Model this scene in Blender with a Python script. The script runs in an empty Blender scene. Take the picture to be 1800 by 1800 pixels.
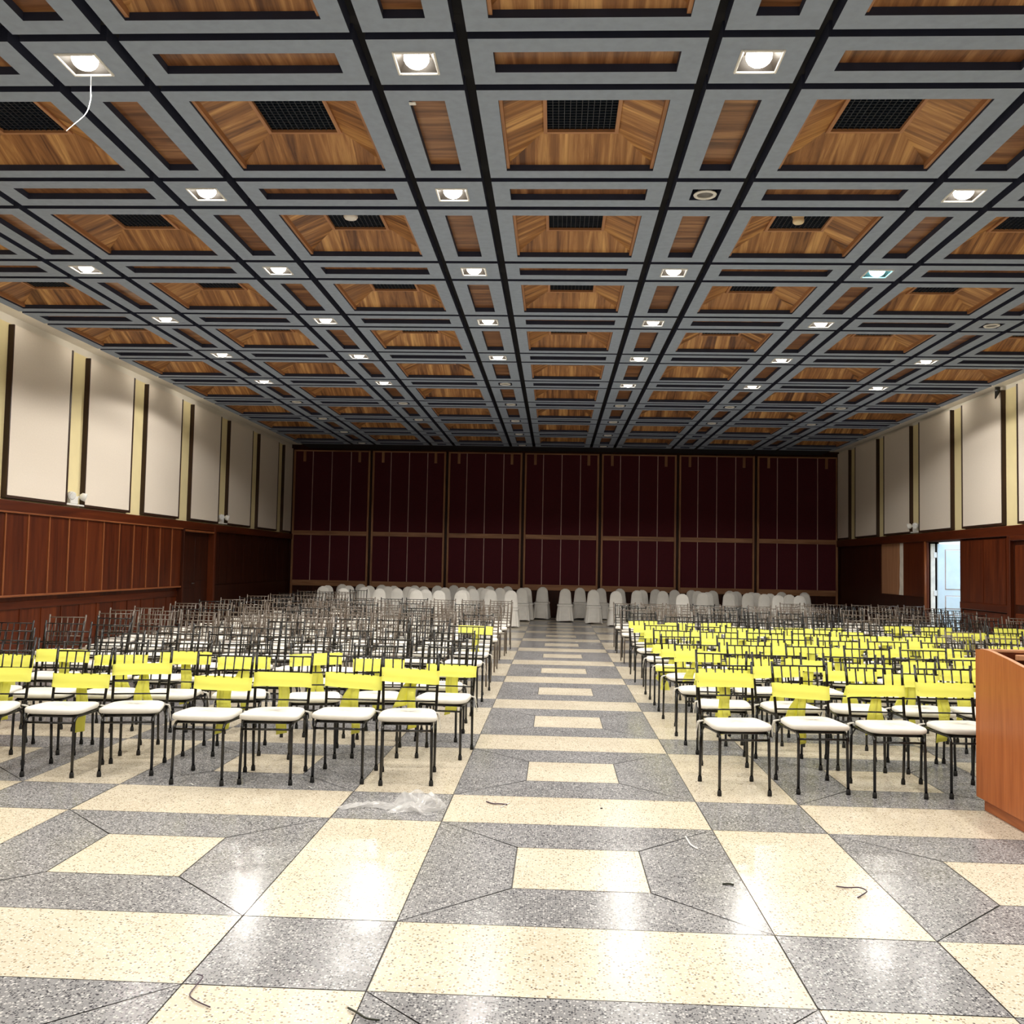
import bpy, math, random
from mathutils import Matrix, Vector
S = bpy.context.scene
COL = S.collection
rnd = random.Random(7)

# ------------------------------------------------------------------ camera, world, exposure
CR, CU, CF = (0.998781, 0.045313, 0.019583), (-0.017052, -0.055589, 0.998308), (-0.046325, 0.997425, 0.054748)
cam_d = bpy.data.cameras.new('camera')
cam_d.sensor_width = 36.0
cam_d.lens = 33.51
cam_d.clip_end = 200
cam = bpy.data.objects.new('camera', cam_d)
COL.objects.link(cam)
cam.matrix_world = Matrix(((CR[0], CU[0], -CF[0], -0.1506), (CR[1], CU[1], -CF[1], 0.0),
                           (CR[2], CU[2], -CF[2], 1.5583), (0, 0, 0, 1)))
S.camera = cam
S.view_settings.view_transform = 'Standard'
S.view_settings.look = 'None'
S.view_settings.gamma = 1.0
S.view_settings.use_curve_mapping = False
S.view_settings.exposure = 0.62
W = bpy.data.worlds.new('world')
S.world = W
W.use_nodes = True
W.node_tree.nodes['Background'].inputs['Color'].default_value = (0.62, 0.8, 1.0, 1)
W.node_tree.nodes['Background'].inputs['Strength'].default_value = 4.0
SPOT_POWER = 88.0
COVE_POWER = 150.0
LAMP_COL = (1.0, 0.945, 0.86)

# ------------------------------------------------------------------ measures
PER = 2.3            # module of floor, ceiling and end wall
XL, XR = -8.22, 8.2  # side walls
YB, YF = -3.2, 28.55 # wall behind the camera, end wall
H = 4.94             # underside of the coffered boards
ZT = 5.07            # plaster strip beside the coffers
CN, CG = 0.584, 0.084
CC = PER - CN - 2 * CG
YC = 6.25            # first row of downlights
FN, FA = 0.68, 1.62  # floor bands
YF0 = 4.205          # near edge of first full floor square
ORD = ['zeroth', 'first', 'second', 'third', 'fourth', 'fifth', 'sixth', 'seventh', 'eighth', 'ninth', 'tenth', 'eleventh',
       'twelfth', 'thirteenth', 'fourteenth', 'fifteenth', 'sixteenth', 'seventeenth', 'eighteenth', 'nineteenth', 'twentieth']

# ------------------------------------------------------------------ materials
def nm(name):
    m = bpy.data.materials.new(name)
    m.use_nodes = True
    nt = m.node_tree
    b = nt.nodes['Principled BSDF']
    return m, nt, b

def N(nt, t, **k):
    n = nt.nodes.new(t)
    for a, v in k.items():
        setattr(n, a, v)
    return n

def ramp(nt, fac, stops):
    r = N(nt, 'ShaderNodeValToRGB')
    e = r.color_ramp.elements
    while len(e) < len(stops):
        e.new(0.5)
    for i, (p, c) in enumerate(stops):
        e[i].position = p
        e[i].color = (*c, 1)
    nt.links.new(fac, r.inputs['Fac'])
    return r.outputs['Color']

def plain(name, c, rough=0.5, metal=0.0, var=0.12, scale=6.0, bump=0.0, spec=0.5, coat=0.0):
    m, nt, b = nm(name)
    tc = N(nt, 'ShaderNodeTexCoord')
    n = N(nt, 'ShaderNodeTexNoise')
    n.inputs['Scale'].default_value = scale
    n.inputs['Detail'].default_value = 4
    nt.links.new(tc.outputs['Object'], n.inputs['Vector'])
    lo = tuple(x * (1 - var) for x in c)
    hi = tuple(min(1, x * (1 + var)) for x in c)
    nt.links.new(ramp(nt, n.outputs['Fac'], [(0.3, lo), (0.7, hi)]), b.inputs['Base Color'])
    b.inputs['Roughness'].default_value = rough
    b.inputs['Metallic'].default_value = metal
    b.inputs['Specular IOR Level'].default_value = spec
    b.inputs['Coat Weight'].default_value = coat
    if bump:
        bp = N(nt, 'ShaderNodeBump')
        bp.inputs['Strength'].default_value = bump
        bp.inputs['Distance'].default_value = 0.01
        nt.links.new(n.outputs['Fac'], bp.inputs['Height'])
        nt.links.new(bp.outputs['Normal'], b.inputs['Normal'])
    return m

def wood(name, dark, mid, light, rough=0.4, su=14.0, sv=0.7, plank=0.0, spec=0.4, coat=0.0):
    """grain runs along UV v; planks of width `plank` differ a little"""
    m, nt, b = nm(name)
    uv = N(nt, 'ShaderNodeUVMap')
    oi = N(nt, 'ShaderNodeObjectInfo')
    mp = N(nt, 'ShaderNodeMapping')
    mp.inputs['Scale'].default_value = (su, sv, 1)
    cmb = N(nt, 'ShaderNodeCombineXYZ')
    mul = N(nt, 'ShaderNodeMath', operation='MULTIPLY')
    mul.inputs[1].default_value = 37.0
    nt.links.new(oi.outputs['Random'], mul.inputs[0])
    nt.links.new(mul.outputs[0], cmb.inputs[0])
    nt.links.new(mul.outputs[0], cmb.inputs[1])
    nt.links.new(cmb.outputs[0], mp.inputs['Location'])
    nt.links.new(uv.outputs['UV'], mp.inputs['Vector'])
    n1 = N(nt, 'ShaderNodeTexNoise')
    n1.inputs['Scale'].default_value = 1.0
    n1.inputs['Detail'].default_value = 6
    n1.inputs['Roughness'].default_value = 0.62
    n1.inputs['Distortion'].default_value = 0.9
    nt.links.new(mp.outputs['Vector'], n1.inputs['Vector'])
    fac = n1.outputs['Fac']
    if plank:
        sep = N(nt, 'ShaderNodeSeparateXYZ')
        nt.links.new(uv.outputs['UV'], sep.inputs[0])
        dv = N(nt, 'ShaderNodeMath', operation='DIVIDE')
        dv.inputs[1].default_value = plank
        nt.links.new(sep.outputs[0], dv.inputs[0])
        ad = N(nt, 'ShaderNodeMath', operation='ADD')
        nt.links.new(dv.outputs[0], ad.inputs[0])
        nt.links.new(mul.outputs[0], ad.inputs[1])
        fl = N(nt, 'ShaderNodeMath', operation='FLOOR')
        nt.links.new(ad.outputs[0], fl.inputs[0])
        wn = N(nt, 'ShaderNodeTexWhiteNoise', noise_dimensions='1D')
        nt.links.new(fl.outputs[0], wn.inputs['W'])
        mx = N(nt, 'ShaderNodeMath', operation='MULTIPLY_ADD')
        mx.inputs[1].default_value = 0.2
        nt.links.new(wn.outputs['Value'], mx.inputs[0])
        sb = N(nt, 'ShaderNodeMath', operation='SUBTRACT')
        sb.inputs[1].default_value = 0.10
        nt.links.new(fac, sb.inputs[0])
        nt.links.new(sb.outputs[0], mx.inputs[2])
        fac = mx.outputs[0]
    nt.links.new(ramp(nt, fac, [(0.28, dark), (0.5, mid), (0.74, light)]), b.inputs['Base Color'])
    b.inputs['Roughness'].default_value = rough
    b.inputs['Specular IOR Level'].default_value = spec
    b.inputs['Coat Weight'].default_value = coat
    return m

def terrazzo(name, base, base2, chips, scale, rough):
    m, nt, b = nm(name)
    tc = N(nt, 'ShaderNodeTexCoord')
    big = N(nt, 'ShaderNodeTexNoise')
    big.inputs['Scale'].default_value = 1.3
    big.inputs['Detail'].default_value = 5
    nt.links.new(tc.outputs['Object'], big.inputs['Vector'])
    c0 = ramp(nt, big.outputs['Fac'], [(0.3, base), (0.7, base2)])
    out = c0
    for sc, thr, col, soft in chips:
        v = N(nt, 'ShaderNodeTexVoronoi')
        v.inputs['Scale'].default_value = sc * scale
        nt.links.new(tc.outputs['Object'], v.inputs['Vector'])
        wn = N(nt, 'ShaderNodeSeparateColor')
        nt.links.new(v.outputs['Color'], wn.inputs[0])
        # a cell becomes a chip when its random value is low, and only near its centre
        lt = N(nt, 'ShaderNodeMath', operation='LESS_THAN')
        lt.inputs[1].default_value = thr
        nt.links.new(wn.outputs[0], lt.inputs[0])
        d = N(nt, 'ShaderNodeMath', operation='LESS_THAN')
        d.inputs[1].default_value = soft
        nt.links.new(v.outputs['Distance'], d.inputs[0])
        mu = N(nt, 'ShaderNodeMath', operation='MULTIPLY')
        nt.links.new(lt.outputs[0], mu.inputs[0])
        nt.links.new(d.outputs[0], mu.inputs[1])
        mx = N(nt, 'ShaderNodeMix', data_type='RGBA')
        nt.links.new(mu.outputs[0], mx.inputs['Factor'])
        nt.links.new(out, mx.inputs[6])
        mx.inputs[7].default_value = (*col, 1)
        out = mx.outputs[2]
    nt.links.new(out, b.inputs['Base Color'])
    sc = N(nt, 'ShaderNodeTexNoise')
    sc.inputs['Scale'].default_value = 2.2
    sc.inputs['Detail'].default_value = 6
    nt.links.new(tc.outputs['Object'], sc.inputs['Vector'])
    mr = N(nt, 'ShaderNodeMapRange')
    mr.inputs['From Min'].default_value = 0.3
    mr.inputs['From Max'].default_value = 0.7
    mr.inputs['To Min'].default_value = rough * 0.75
    mr.inputs['To Max'].default_value = rough * 1.3
    nt.links.new(sc.outputs['Fac'], mr.inputs['Value'])
    nt.links.new(mr.outputs['Result'], b.inputs['Roughness'])
    b.inputs['Specular IOR Level'].default_value = 0.1
    return m

def emit(name, c, s):
    m, nt, b = nm(name)
    b.inputs['Base Color'].default_value = (*c, 1)
    b.inputs['Emission Color'].default_value = (*c, 1)
    b.inputs['Emission Strength'].default_value = s
    m.cycles.emission_sampling = 'NONE'
    return m

M = {}
M['cream_t'] = terrazzo('cream_terrazzo', (0.60, 0.53, 0.415), (0.67, 0.605, 0.49),
                        [(1.0, 0.27, (0.33, 0.26, 0.17), 0.42), (0.8, 0.15, (0.11, 0.09, 0.075), 0.30), (1.6, 0.2, (0.86, 0.8, 0.68), 0.5)], 82, 0.22)
M['grey_t'] = terrazzo('grey_terrazzo', (0.22, 0.22, 0.228), (0.30, 0.30, 0.31),
                       [(1.0, 0.42, (0.045, 0.045, 0.055), 0.5), (0.8, 0.30, (0.58, 0.57, 0.57), 0.45), (1.7, 0.25, (0.36, 0.35, 0.35), 0.5)], 105, 0.2)
M['joint'] = plain('floor_joint', (0.05, 0.045, 0.04), 0.6)
M['board'] = plain('grey_board', (0.29, 0.352, 0.455), 0.85, var=0.06, scale=14, bump=0.05)
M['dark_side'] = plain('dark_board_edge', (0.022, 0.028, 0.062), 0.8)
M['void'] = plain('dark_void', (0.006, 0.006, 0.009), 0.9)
M['coffer'] = wood('coffer_wood', (0.10, 0.036, 0.012), (0.36, 0.16, 0.05), (0.74, 0.43, 0.16), 0.38, su=11, sv=0.8, plank=0.21)
M['coffer_frame'] = wood('coffer_frame_wood', (0.30, 0.14, 0.06), (0.42, 0.2, 0.09), (0.5, 0.27, 0.14), 0.5)
M['strip'] = wood('strip_wood', (0.095, 0.036, 0.014), (0.23, 0.10, 0.04), (0.42, 0.22, 0.095), 0.34, su=14, sv=0.9, plank=0.15)
M['grille'] = plain('grille_plastic', (0.014, 0.022, 0.036), 0.4)
M['plaster'] = plain('cream_plaster', (0.78, 0.735, 0.655), 0.9, var=0.03, scale=3)
M['yellow_plaster'] = plain('yellow_plaster', (0.83, 0.72, 0.41), 0.9, var=0.03, scale=3)
M['panel_cream'] = plain('panel_fabric', (0.79, 0.715, 0.625), 0.92, var=0.025, scale=40, bump=0.03)
M['brown_trim'] = wood('brown_trim', (0.018, 0.007, 0.0035), (0.032, 0.013, 0.006), (0.055, 0.023, 0.01), 0.45)
M['mahogany'] = wood('mahogany', (0.046, 0.0085, 0.0024), (0.085, 0.016, 0.004), (0.13, 0.029, 0.007), 0.42, su=10, sv=0.5, plank=0.6, spec=0.25)
M['mahogany_edge'] = wood('mahogany_edge', (0.16, 0.045, 0.014), (0.24, 0.075, 0.025), (0.32, 0.11, 0.04), 0.4)
M['mahogany_dark'] = wood('mahogany_dark', (0.018, 0.004, 0.002), (0.036, 0.008, 0.003), (0.06, 0.015, 0.006), 0.45, spec=0.2)
M['red'] = plain('dark_red_fabric', (0.065, 0.0016, 0.0075), 0.9, var=0.15, scale=30)
M['end_wood'] = wood('end_wall_wood', (0.18, 0.075, 0.034), (0.30, 0.14, 0.062), (0.45, 0.235, 0.115), 0.5)
M['batten'] = plain('pale_batten', (0.48, 0.33, 0.29), 0.6)
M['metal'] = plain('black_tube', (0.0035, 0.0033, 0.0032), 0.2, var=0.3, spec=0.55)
M['metal_far'] = plain('black_tube_lit', (0.095, 0.072, 0.053), 0.3, var=0.3, spec=0.8)  # same black tube, its highlights painted in as a lighter brown base
M['rubber'] = plain('black_rubber', (0.008, 0.008, 0.008), 0.7)
M['cushion'] = plain('white_cushion', (0.74, 0.715, 0.66), 0.9, var=0.03, scale=18, bump=0.2)
M['sash'] = plain('yellow_satin', (1.0, 0.985, 0.185), 0.5, var=0.015, scale=9, bump=0.12)
def cloth_glow(m, w):
    nt = m.node_tree
    b = nt.nodes['Principled BSDF']
    t = N(nt, 'ShaderNodeBsdfTranslucent')
    nt.links.new(b.inputs['Base Color'].links[0].from_socket, t.inputs['Color'])
    mx = N(nt, 'ShaderNodeMixShader')
    mx.inputs[0].default_value = w
    nt.links.new(b.outputs[0], mx.inputs[1])
    nt.links.new(t.outputs[0], mx.inputs[2])
    nt.links.new(mx.outputs[0], nt.nodes['Material Output'].inputs['Surface'])
cloth_glow(M['sash'], 0.2)
M['cover'] = plain('white_cover_cloth', (0.87, 0.855, 0.815), 0.9, var=0.04, scale=8, bump=0.2)
M['lectern'] = wood('lectern_veneer', (0.27, 0.072, 0.018), (0.36, 0.105, 0.028), (0.44, 0.145, 0.042), 0.36, su=26, sv=1.2, spec=0.25)
M['lectern_edge'] = wood('lectern_edge', (0.45, 0.2, 0.1), (0.55, 0.27, 0.14), (0.62, 0.33, 0.19), 0.35)
M['white'] = plain('white_enamel', (0.82, 0.82, 0.80), 0.35, var=0.02)
M['silver'] = plain('lamp_reflector', (0.05, 0.042, 0.035), 0.4, metal=0.0, var=0.1)
M['bulb'] = emit('lit_bulb', (1.0, 0.95, 0.85), 8)
M['bulb_cool'] = emit('lit_bulb_cool', (0.25, 0.85, 1.0), 9)
M['dead_bulb'] = plain('unlit_bulb', (0.3, 0.3, 0.3), 0.3)
M['cream_plastic'] = plain('cream_plastic', (0.85, 0.72, 0.48), 0.4)
M['clear'] = plain('lamp_lens', (0.8, 0.82, 0.82), 0.15)
M['door_pale'] = plain('pale_blue_door', (0.62, 0.72, 0.78), 0.5, var=0.04)
M['plywood'] = wood('plywood', (0.32, 0.15, 0.075), (0.42, 0.2, 0.1), (0.5, 0.26, 0.13), 0.8)
M['pale_board'] = plain('pale_torn_board', (0.85, 0.80, 0.72), 0.8)
M['purple'] = plain('purple_ribbon', (0.06, 0.03, 0.06), 0.4)
M['green_dark'] = plain('dark_stem', (0.04, 0.045, 0.03), 0.6)
M['steel'] = plain('steel', (0.5, 0.5, 0.5), 0.3, metal=1.0)
def plastic_film():
    m, nt, b = nm('clear_film')
    b.inputs['Base Color'].default_value = (0.95, 0.95, 0.95, 1)
    b.inputs['Roughness'].default_value = 0.12
    tr = N(nt, 'ShaderNodeBsdfTransparent')
    mx = N(nt, 'ShaderNodeMixShader')
    mx.inputs[0].default_value = 0.3
    tc = N(nt, 'ShaderNodeTexCoord')
    n = N(nt, 'ShaderNodeTexNoise')
    n.inputs['Scale'].default_value = 25
    bp = N(nt, 'ShaderNodeBump')
    bp.inputs['Strength'].default_value = 0.7
    nt.links.new(tc.outputs['Object'], n.inputs['Vector'])
    nt.links.new(n.outputs['Fac'], bp.inputs['Height'])
    nt.links.new(bp.outputs['Normal'], b.inputs['Normal'])
    nt.links.new(tr.outputs[0], mx.inputs[1])
    nt.links.new(b.outputs[0], mx.inputs[2])
    nt.links.new(mx.outputs[0], nt.nodes['Material Output'].inputs['Surface'])
    return m
M['film'] = plastic_film()

# ------------------------------------------------------------------ mesh builder
class MB:
    def __init__(s):
        s.v, s.f, s.m, s.sm, s.g = [], [], [], [], []
    def face(s, idx, m=0, smooth=False, g=2):
        s.f.append(tuple(idx)); s.m.append(m); s.sm.append(smooth); s.g.append(g)
    def poly(s, pts, m=0, g=2, smooth=False):
        b = len(s.v)
        s.v += [tuple(p) for p in pts]
        s.face(range(b, b + len(pts)), m, smooth, g)
    def box(s, a, b, m=0, g=2, skip=''):
        x0, y0, z0 = a
        x1, y1, z1 = b
        k = len(s.v)
        s.v += [(x0, y0, z0), (x1, y0, z0), (x1, y1, z0), (x0, y1, z0), (x0, y0, z1), (x1, y0, z1), (x1, y1, z1), (x0, y1, z1)]
        F = {'b': (0, 3, 2, 1), 't': (4, 5, 6, 7), 'y': (0, 1, 5, 4), 'Y': (2, 3, 7, 6), 'x': (0, 4, 7, 3), 'X': (1, 2, 6, 5)}
        for n, q in F.items():
            if n not in skip:
                s.face([k + i for i in q], m, False, g)
    def bbox(s, a, b, r=0.01, m=0, g=2):
        """box with chamfered edges: the hull of three crossing slabs"""
        x0, y0, z0 = a
        x1, y1, z1 = b
        k = len(s.v)
        for X, sx in ((x0, 1), (x1, -1)):
            for Y, sy in ((y0, 1), (y1, -1)):
                for Z, sz in ((z0, 1), (z1, -1)):
                    s.v += [(X, Y + sy * r, Z + sz * r), (X + sx * r, Y, Z + sz * r), (X + sx * r, Y + sy * r, Z)]
        def c(i, j, l, t):
            return k + ((i * 2 + j) * 2 + l) * 3 + t
        for i in (0, 1):
            q = [c(i, 0, 0, 0), c(i, 0, 1, 0), c(i, 1, 1, 0), c(i, 1, 0, 0)]
            s.face(q if i == 0 else q[::-1], m, False, g)
            q = [c(0, i, 0, 1), c(1, i, 0, 1), c(1, i, 1, 1), c(0, i, 1, 1)]
            s.face(q if i == 0 else q[::-1], m, False, g)
            q = [c(0, 0, i, 2), c(0, 1, i, 2), c(1, 1, i, 2), c(1, 0, i, 2)]
            s.face(q if i == 0 else q[::-1], m, False, g)
        for i in (0, 1):
            for j in (0, 1):
                s.face([c(i, j, 0, 0), c(i, j, 0, 1), c(i, j, 1, 1), c(i, j, 1, 0)], m, False, g)
                s.face([c(i, 0, j, 0), c(i, 0, j, 2), c(i, 1, j, 2), c(i, 1, j, 0)], m, False, g)
                s.face([c(0, i, j, 1), c(0, i, j, 2), c(1, i, j, 2), c(1, i, j, 1)], m, False, g)
                for l in (0, 1):
                    s.face([c(i, j, l, 0), c(i, j, l, 1), c(i, j, l, 2)], m, False, g)
    def tube(s, pts, r, n=8, m=0, cap=True):
        pts = [Vector(p) for p in pts]
        rs = r if isinstance(r, (list, tuple)) else [r] * len(pts)
        k = len(s.v)
        ref = None
        for i, p in enumerate(pts):
            d = (pts[min(i + 1, len(pts) - 1)] - pts[max(i - 1, 0)]).normalized()
            if ref is None:
                ref = d.orthogonal().normalized()
            ref = (ref - d * ref.dot(d)).normalized()
            o = d.cross(ref)
            for j in range(n):
                a = 2 * math.pi * j / n
                s.v.append(tuple(p + (ref * math.cos(a) + o * math.sin(a)) * rs[i]))
        for i in range(len(pts) - 1):
            for j in range(n):
                a, b = k + i * n + j, k + i * n + (j + 1) % n
                s.face([a, b, b + n, a + n], m, True)
        if cap:
            s.face([k + j for j in range(n)][::-1], m)
            s.face([k + (len(pts) - 1) * n + j for j in range(n)], m)
    def loops(s, L, m=0, closed=True, cap0=False, cap1=False, smooth=True, g=2):
        k, n = len(s.v), len(L[0])
        for lp in L:
            s.v += [tuple(p) for p in lp]
        for i in range(len(L) - 1):
            for j in range(n if closed else n - 1):
                a, b = k + i * n + j, k + i * n + (j + 1) % n
                s.face([a, b, b + n, a + n], m, smooth, g)
        if cap0:
            s.face([k + j for j in range(n)][::-1], m, smooth, g)
        if cap1:
            s.face([k + (len(L) - 1) * n + j for j in range(n)], m, smooth, g)
    def mesh(s, name, mats):
        me = bpy.data.meshes.new(name)
        me.from_pydata(s.v, [], s.f)
        for mm in mats:
            me.materials.append(M[mm])
        me.polygons.foreach_set('material_index', s.m)
        me.polygons.foreach_set('use_smooth', s.sm)
        uvl = me.uv_layers.new(name='UVMap')
        uv = []
        for f, g in zip(s.f, s.g):
            if g > 2:      # grain along y (3) or x (4), slope ignored
                uv += [t for i in f for t in (s.v[i][g - 3], s.v[i][4 - g])]
                continue
            o = [a for a in (0, 1, 2) if a != g]
            for i in f:
                c = s.v[i]
                uv += [c[o[0]] + c[o[1]] * 0.83, c[g]]
        uvl.data.foreach_set('uv', uv)
        me.update()
        return me

def link(name, me, parent=None, loc=None, rz=0.0):
    o = bpy.data.objects.new(name, me)
    COL.objects.link(o)
    if parent is not None:
        o.parent = parent
    if loc is not None:
        o.location = loc
    if rz:
        o.rotation_euler = (0, 0, rz)
    return o

def part(name, mb, mats, parent=None, loc=None):
    if isinstance(mats, str):
        mats = [mats]
    return link(name, mb.mesh(name, mats), parent, loc)

def struct(o):
    o['kind'] = 'structure'
    return o

def tag(o, label, cat, group=None):
    o['label'] = label
    o['category'] = cat
    if group:
        o['group'] = group
    return o

def thing(name, label, cat, loc=(0, 0, 0), rz=0.0, group=None):
    return tag(link(name, None, None, loc, rz), label, cat, group)

def arc(c, r, a0, a1, n, ax=(1, 0, 0), ay=(0, 0, 1)):
    c, ax, ay = Vector(c), Vector(ax), Vector(ay)
    return [c + ax * (r * math.cos(a0 + (a1 - a0) * i / n)) + ay * (r * math.sin(a0 + (a1 - a0) * i / n)) for i in range(n + 1)]

# ------------------------------------------------------------------ floor
def build_floor():
    b = MB()
    b.poly([(XL - 0.2, YB - 0.2, -0.004), (XR + 3.2, YB - 0.2, -0.004), (XR + 3.2, YF + 0.3, -0.004), (XL - 0.2, YF + 0.3, -0.004)], 2)
    J = 0.0035
    def rect(x0, x1, y0, y1, m):
        x0, x1 = max(x0, XL - 0.1), min(x1, XR + 0.1)
        y0, y1 = max(y0, YB - 0.1), min(y1, YF + 0.2)
        if x1 - x0 < 0.02 or y1 - y0 < 0.02:
            return
        b.poly([(x0 + J, y0 + J, 0), (x1 - J, y0 + J, 0), (x1 - J, y1 - J, 0), (x0 + J, y1 - J, 0)], m)
    for i in range(-4, 5):
        xc = i * PER
        for k in range(-4, 12):
            y0 = YF0 + k * PER
            yc = y0 + FA / 2
            xa, xb = xc - FA / 2, xc + FA / 2
            # grey square: four mitred trapezoids round a cream inset
            if abs(i) < 4:
                q = 0.334
                o = [(xa, y0), (xb, y0), (xb, y0 + FA), (xa, y0 + FA)]
                n = [(xc - q, yc - q), (xc + q, yc - q), (xc + q, yc + q), (xc - q, yc + q)]
                for e in range(4):
                    P = [Vector((*o[e], 0)), Vector((*o[(e + 1) % 4], 0)), Vector((*n[(e + 1) % 4], 0)), Vector((*n[e], 0))]
                    c = sum(P, Vector()) / 4
                    b.poly([p + (c - p).normalized() * J * 1.5 for p in P], 1)
                rect(xc - q, xc + q, yc - q, yc + q, 0)
                if k == 0 and i == 0:
                    pass
            # cream bands round it, grey crossings
            rect(xa, xb, y0 - FN, y0, 0)
            rect(xb, xb + FN, y0, y0 + FA, 0)
            rect(xb, xb + FN, y0 - FN, y0, 1)
    struct(part('floor', b, ['cream_t', 'grey_t', 'joint']))
build_floor()

# ------------------------------------------------------------------ ceiling
COLS = range(-3, 4)
STRIPC = [-2.5, -1.5, -0.5, 0.5, 1.5, 2.5]
K0, K1 = -3, 9
Y_START = YC + (K0 - 1) * PER
Y_END = YC + K1 * PER + CN / 2 + CG
def build_ceiling():
    b = MB()
    T = 0.012
    def plate(x0, x1, y0, y1, hx0=None, hx1=None, hy0=None, hy1=None, lip=0.06):
        b_lo = H
        # outer sides
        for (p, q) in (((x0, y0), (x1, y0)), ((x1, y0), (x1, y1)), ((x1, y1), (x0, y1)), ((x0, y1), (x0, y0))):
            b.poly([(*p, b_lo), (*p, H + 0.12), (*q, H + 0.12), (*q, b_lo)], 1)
        if hx0 is None:
            b.poly([(x0, y0, H), (x0, y1, H), (x1, y1, H), (x1, y0, H)], 0)
            return
        O = [(x0, y0), (x1, y0), (x1, y1), (x0, y1)]
        I = [(hx0, hy0), (hx1, hy0), (hx1, hy1), (hx0, hy1)]
        for e in range(4):
            f = (e + 1) % 4
            b.poly([(*O[e], H), (*I[e], H), (*I[f], H), (*O[f], H)], 0)
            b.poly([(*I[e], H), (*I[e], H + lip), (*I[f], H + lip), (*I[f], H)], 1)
    for k in range(K0, K1 + 1):
        yl = YC + k * PER
        yc0, yc1 = yl - PER + CN / 2 + CG, yl - CN / 2 - CG   # coffer row in front of this row of lights
        ym = (yc0 + yc1) / 2
        for i in COLS:
            xc = i * PER
            xa, xb = xc - CC / 2, xc + CC / 2
            plate(xa, xb, yc0, yc1, xc - 0.625, xc + 0.625, ym - 0.625, ym + 0.625)
            plate(xa, xb, yl - CN / 2, yl + CN / 2, xc - 0.62, xc + 0.62, yl - 0.13, yl + 0.13)
        for x in STRIPC:
            xc = x * PER
            plate(xc - CN / 2, xc + CN / 2, yc0, yc1, xc - 0.132, xc + 0.132, ym - 0.62, ym + 0.62)
            h = 0.128
            plate(xc - CN / 2, xc + CN / 2, yl - CN / 2, yl + CN / 2, xc - h, xc + h, yl - h, yl + h, 0.10)
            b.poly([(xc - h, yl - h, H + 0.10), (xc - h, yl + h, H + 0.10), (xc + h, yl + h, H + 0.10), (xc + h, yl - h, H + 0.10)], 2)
    # bottoms of the dark channels
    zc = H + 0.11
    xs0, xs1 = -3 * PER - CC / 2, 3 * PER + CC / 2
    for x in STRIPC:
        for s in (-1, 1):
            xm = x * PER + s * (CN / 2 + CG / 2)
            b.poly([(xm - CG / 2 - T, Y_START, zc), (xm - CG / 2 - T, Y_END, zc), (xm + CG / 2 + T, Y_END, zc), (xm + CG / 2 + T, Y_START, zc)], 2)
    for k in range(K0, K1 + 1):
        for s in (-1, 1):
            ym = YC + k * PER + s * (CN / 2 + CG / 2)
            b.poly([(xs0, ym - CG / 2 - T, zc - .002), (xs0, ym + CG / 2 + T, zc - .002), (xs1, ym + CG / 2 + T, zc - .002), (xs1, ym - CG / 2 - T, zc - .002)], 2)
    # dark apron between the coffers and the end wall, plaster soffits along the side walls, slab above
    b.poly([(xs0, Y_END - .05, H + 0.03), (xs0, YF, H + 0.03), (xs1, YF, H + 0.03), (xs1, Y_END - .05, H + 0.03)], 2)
    for xa, xb in ((XL, xs0 + 0.02), (xs1 - 0.02, XR)):
        b.poly([(xa, YB, ZT), (xa, YF, ZT), (xb, YF, ZT), (xb, YB, ZT)], 3)
    b.poly([(XL, YB, H), (XL, Y_START + 0.7, H), (XR, Y_START + 0.7, H), (XR, YB, H)], 0)
    b.poly([(XL - .1, YB, H + 0.5), (XL - .1, YF + .1, H + 0.5), (XR + .1, YF + .1, H + 0.5), (XR + .1, YB, H + 0.5)], 2)
    ceil = struct(part('ceiling', b, ['board', 'dark_side', 'void', 'plaster']))
    # wooden coffers: an inverted truncated pyramid with a frame round a dark egg-crate grille
    c = MB()
    r0, r1, z0, z1 = 0.625, 0.305, 0.055, 0.20
    sg = [(-1, -1), (1, -1), (1, 1), (-1, 1)]
    for e in range(4):
        f = (e + 1) % 4
        c.poly([(sg[e][0] * r0, sg[e][1] * r0, z0), (sg[e][0] * r1, sg[e][1] * r1, z1), (sg[f][0] * r1, sg[f][1] * r1, z1), (sg[f][0] * r0, sg[f][1] * r0, z0)], 0, g=3 if e in (0, 2) else 4)
    for s in (-1, 1):
        c.box((s * 0.612 - 0.013, -0.625, 0.02), (s * 0.612 + 0.013, 0.625, 0.075), 1, g=1)
    coffer_me = c.mesh('coffer', ['coffer', 'coffer_frame'])
    fr = MB()
    for s in (-1, 1):
        fr.box((s * 0.292 - 0.015, -0.307, 0.18), (s * 0.292 + 0.015, 0.307, 0.206), 0, g=1)
        fr.box((-0.277, s * 0.292 - 0.015, 0.18), (0.277, s * 0.292 + 0.015, 0.206), 0, g=0)
    frame_me = fr.mesh('frame', ['coffer_frame'])
    g = MB()
    nx = 12
    for i in range(1, nx):
        t = -0.277 + 0.554 * i / nx
        g.box((t - 0.0022, -0.277, 0.2), (t + 0.0022, 0.277, 0.235), 0)
        g.box((-0.277, t - 0.0022, 0.202), (0.277, t + 0.0022, 0.235), 0)
    g.poly([(-0.29, -0.29, 0.30), (-0.29, 0.29, 0.30), (0.29, 0.29, 0.30), (0.29, -0.29, 0.30)], 1)
    for e in range(4):
        f = (e + 1) % 4
        g.poly([(sg[e][0] * .279, sg[e][1] * .279, 0.2), (sg[e][0] * .279, sg[e][1] * .279, 0.3), (sg[f][0] * .279, sg[f][1] * .279, 0.3), (sg[f][0] * .279, sg[f][1] * .279, 0.2)], 1)
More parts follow.
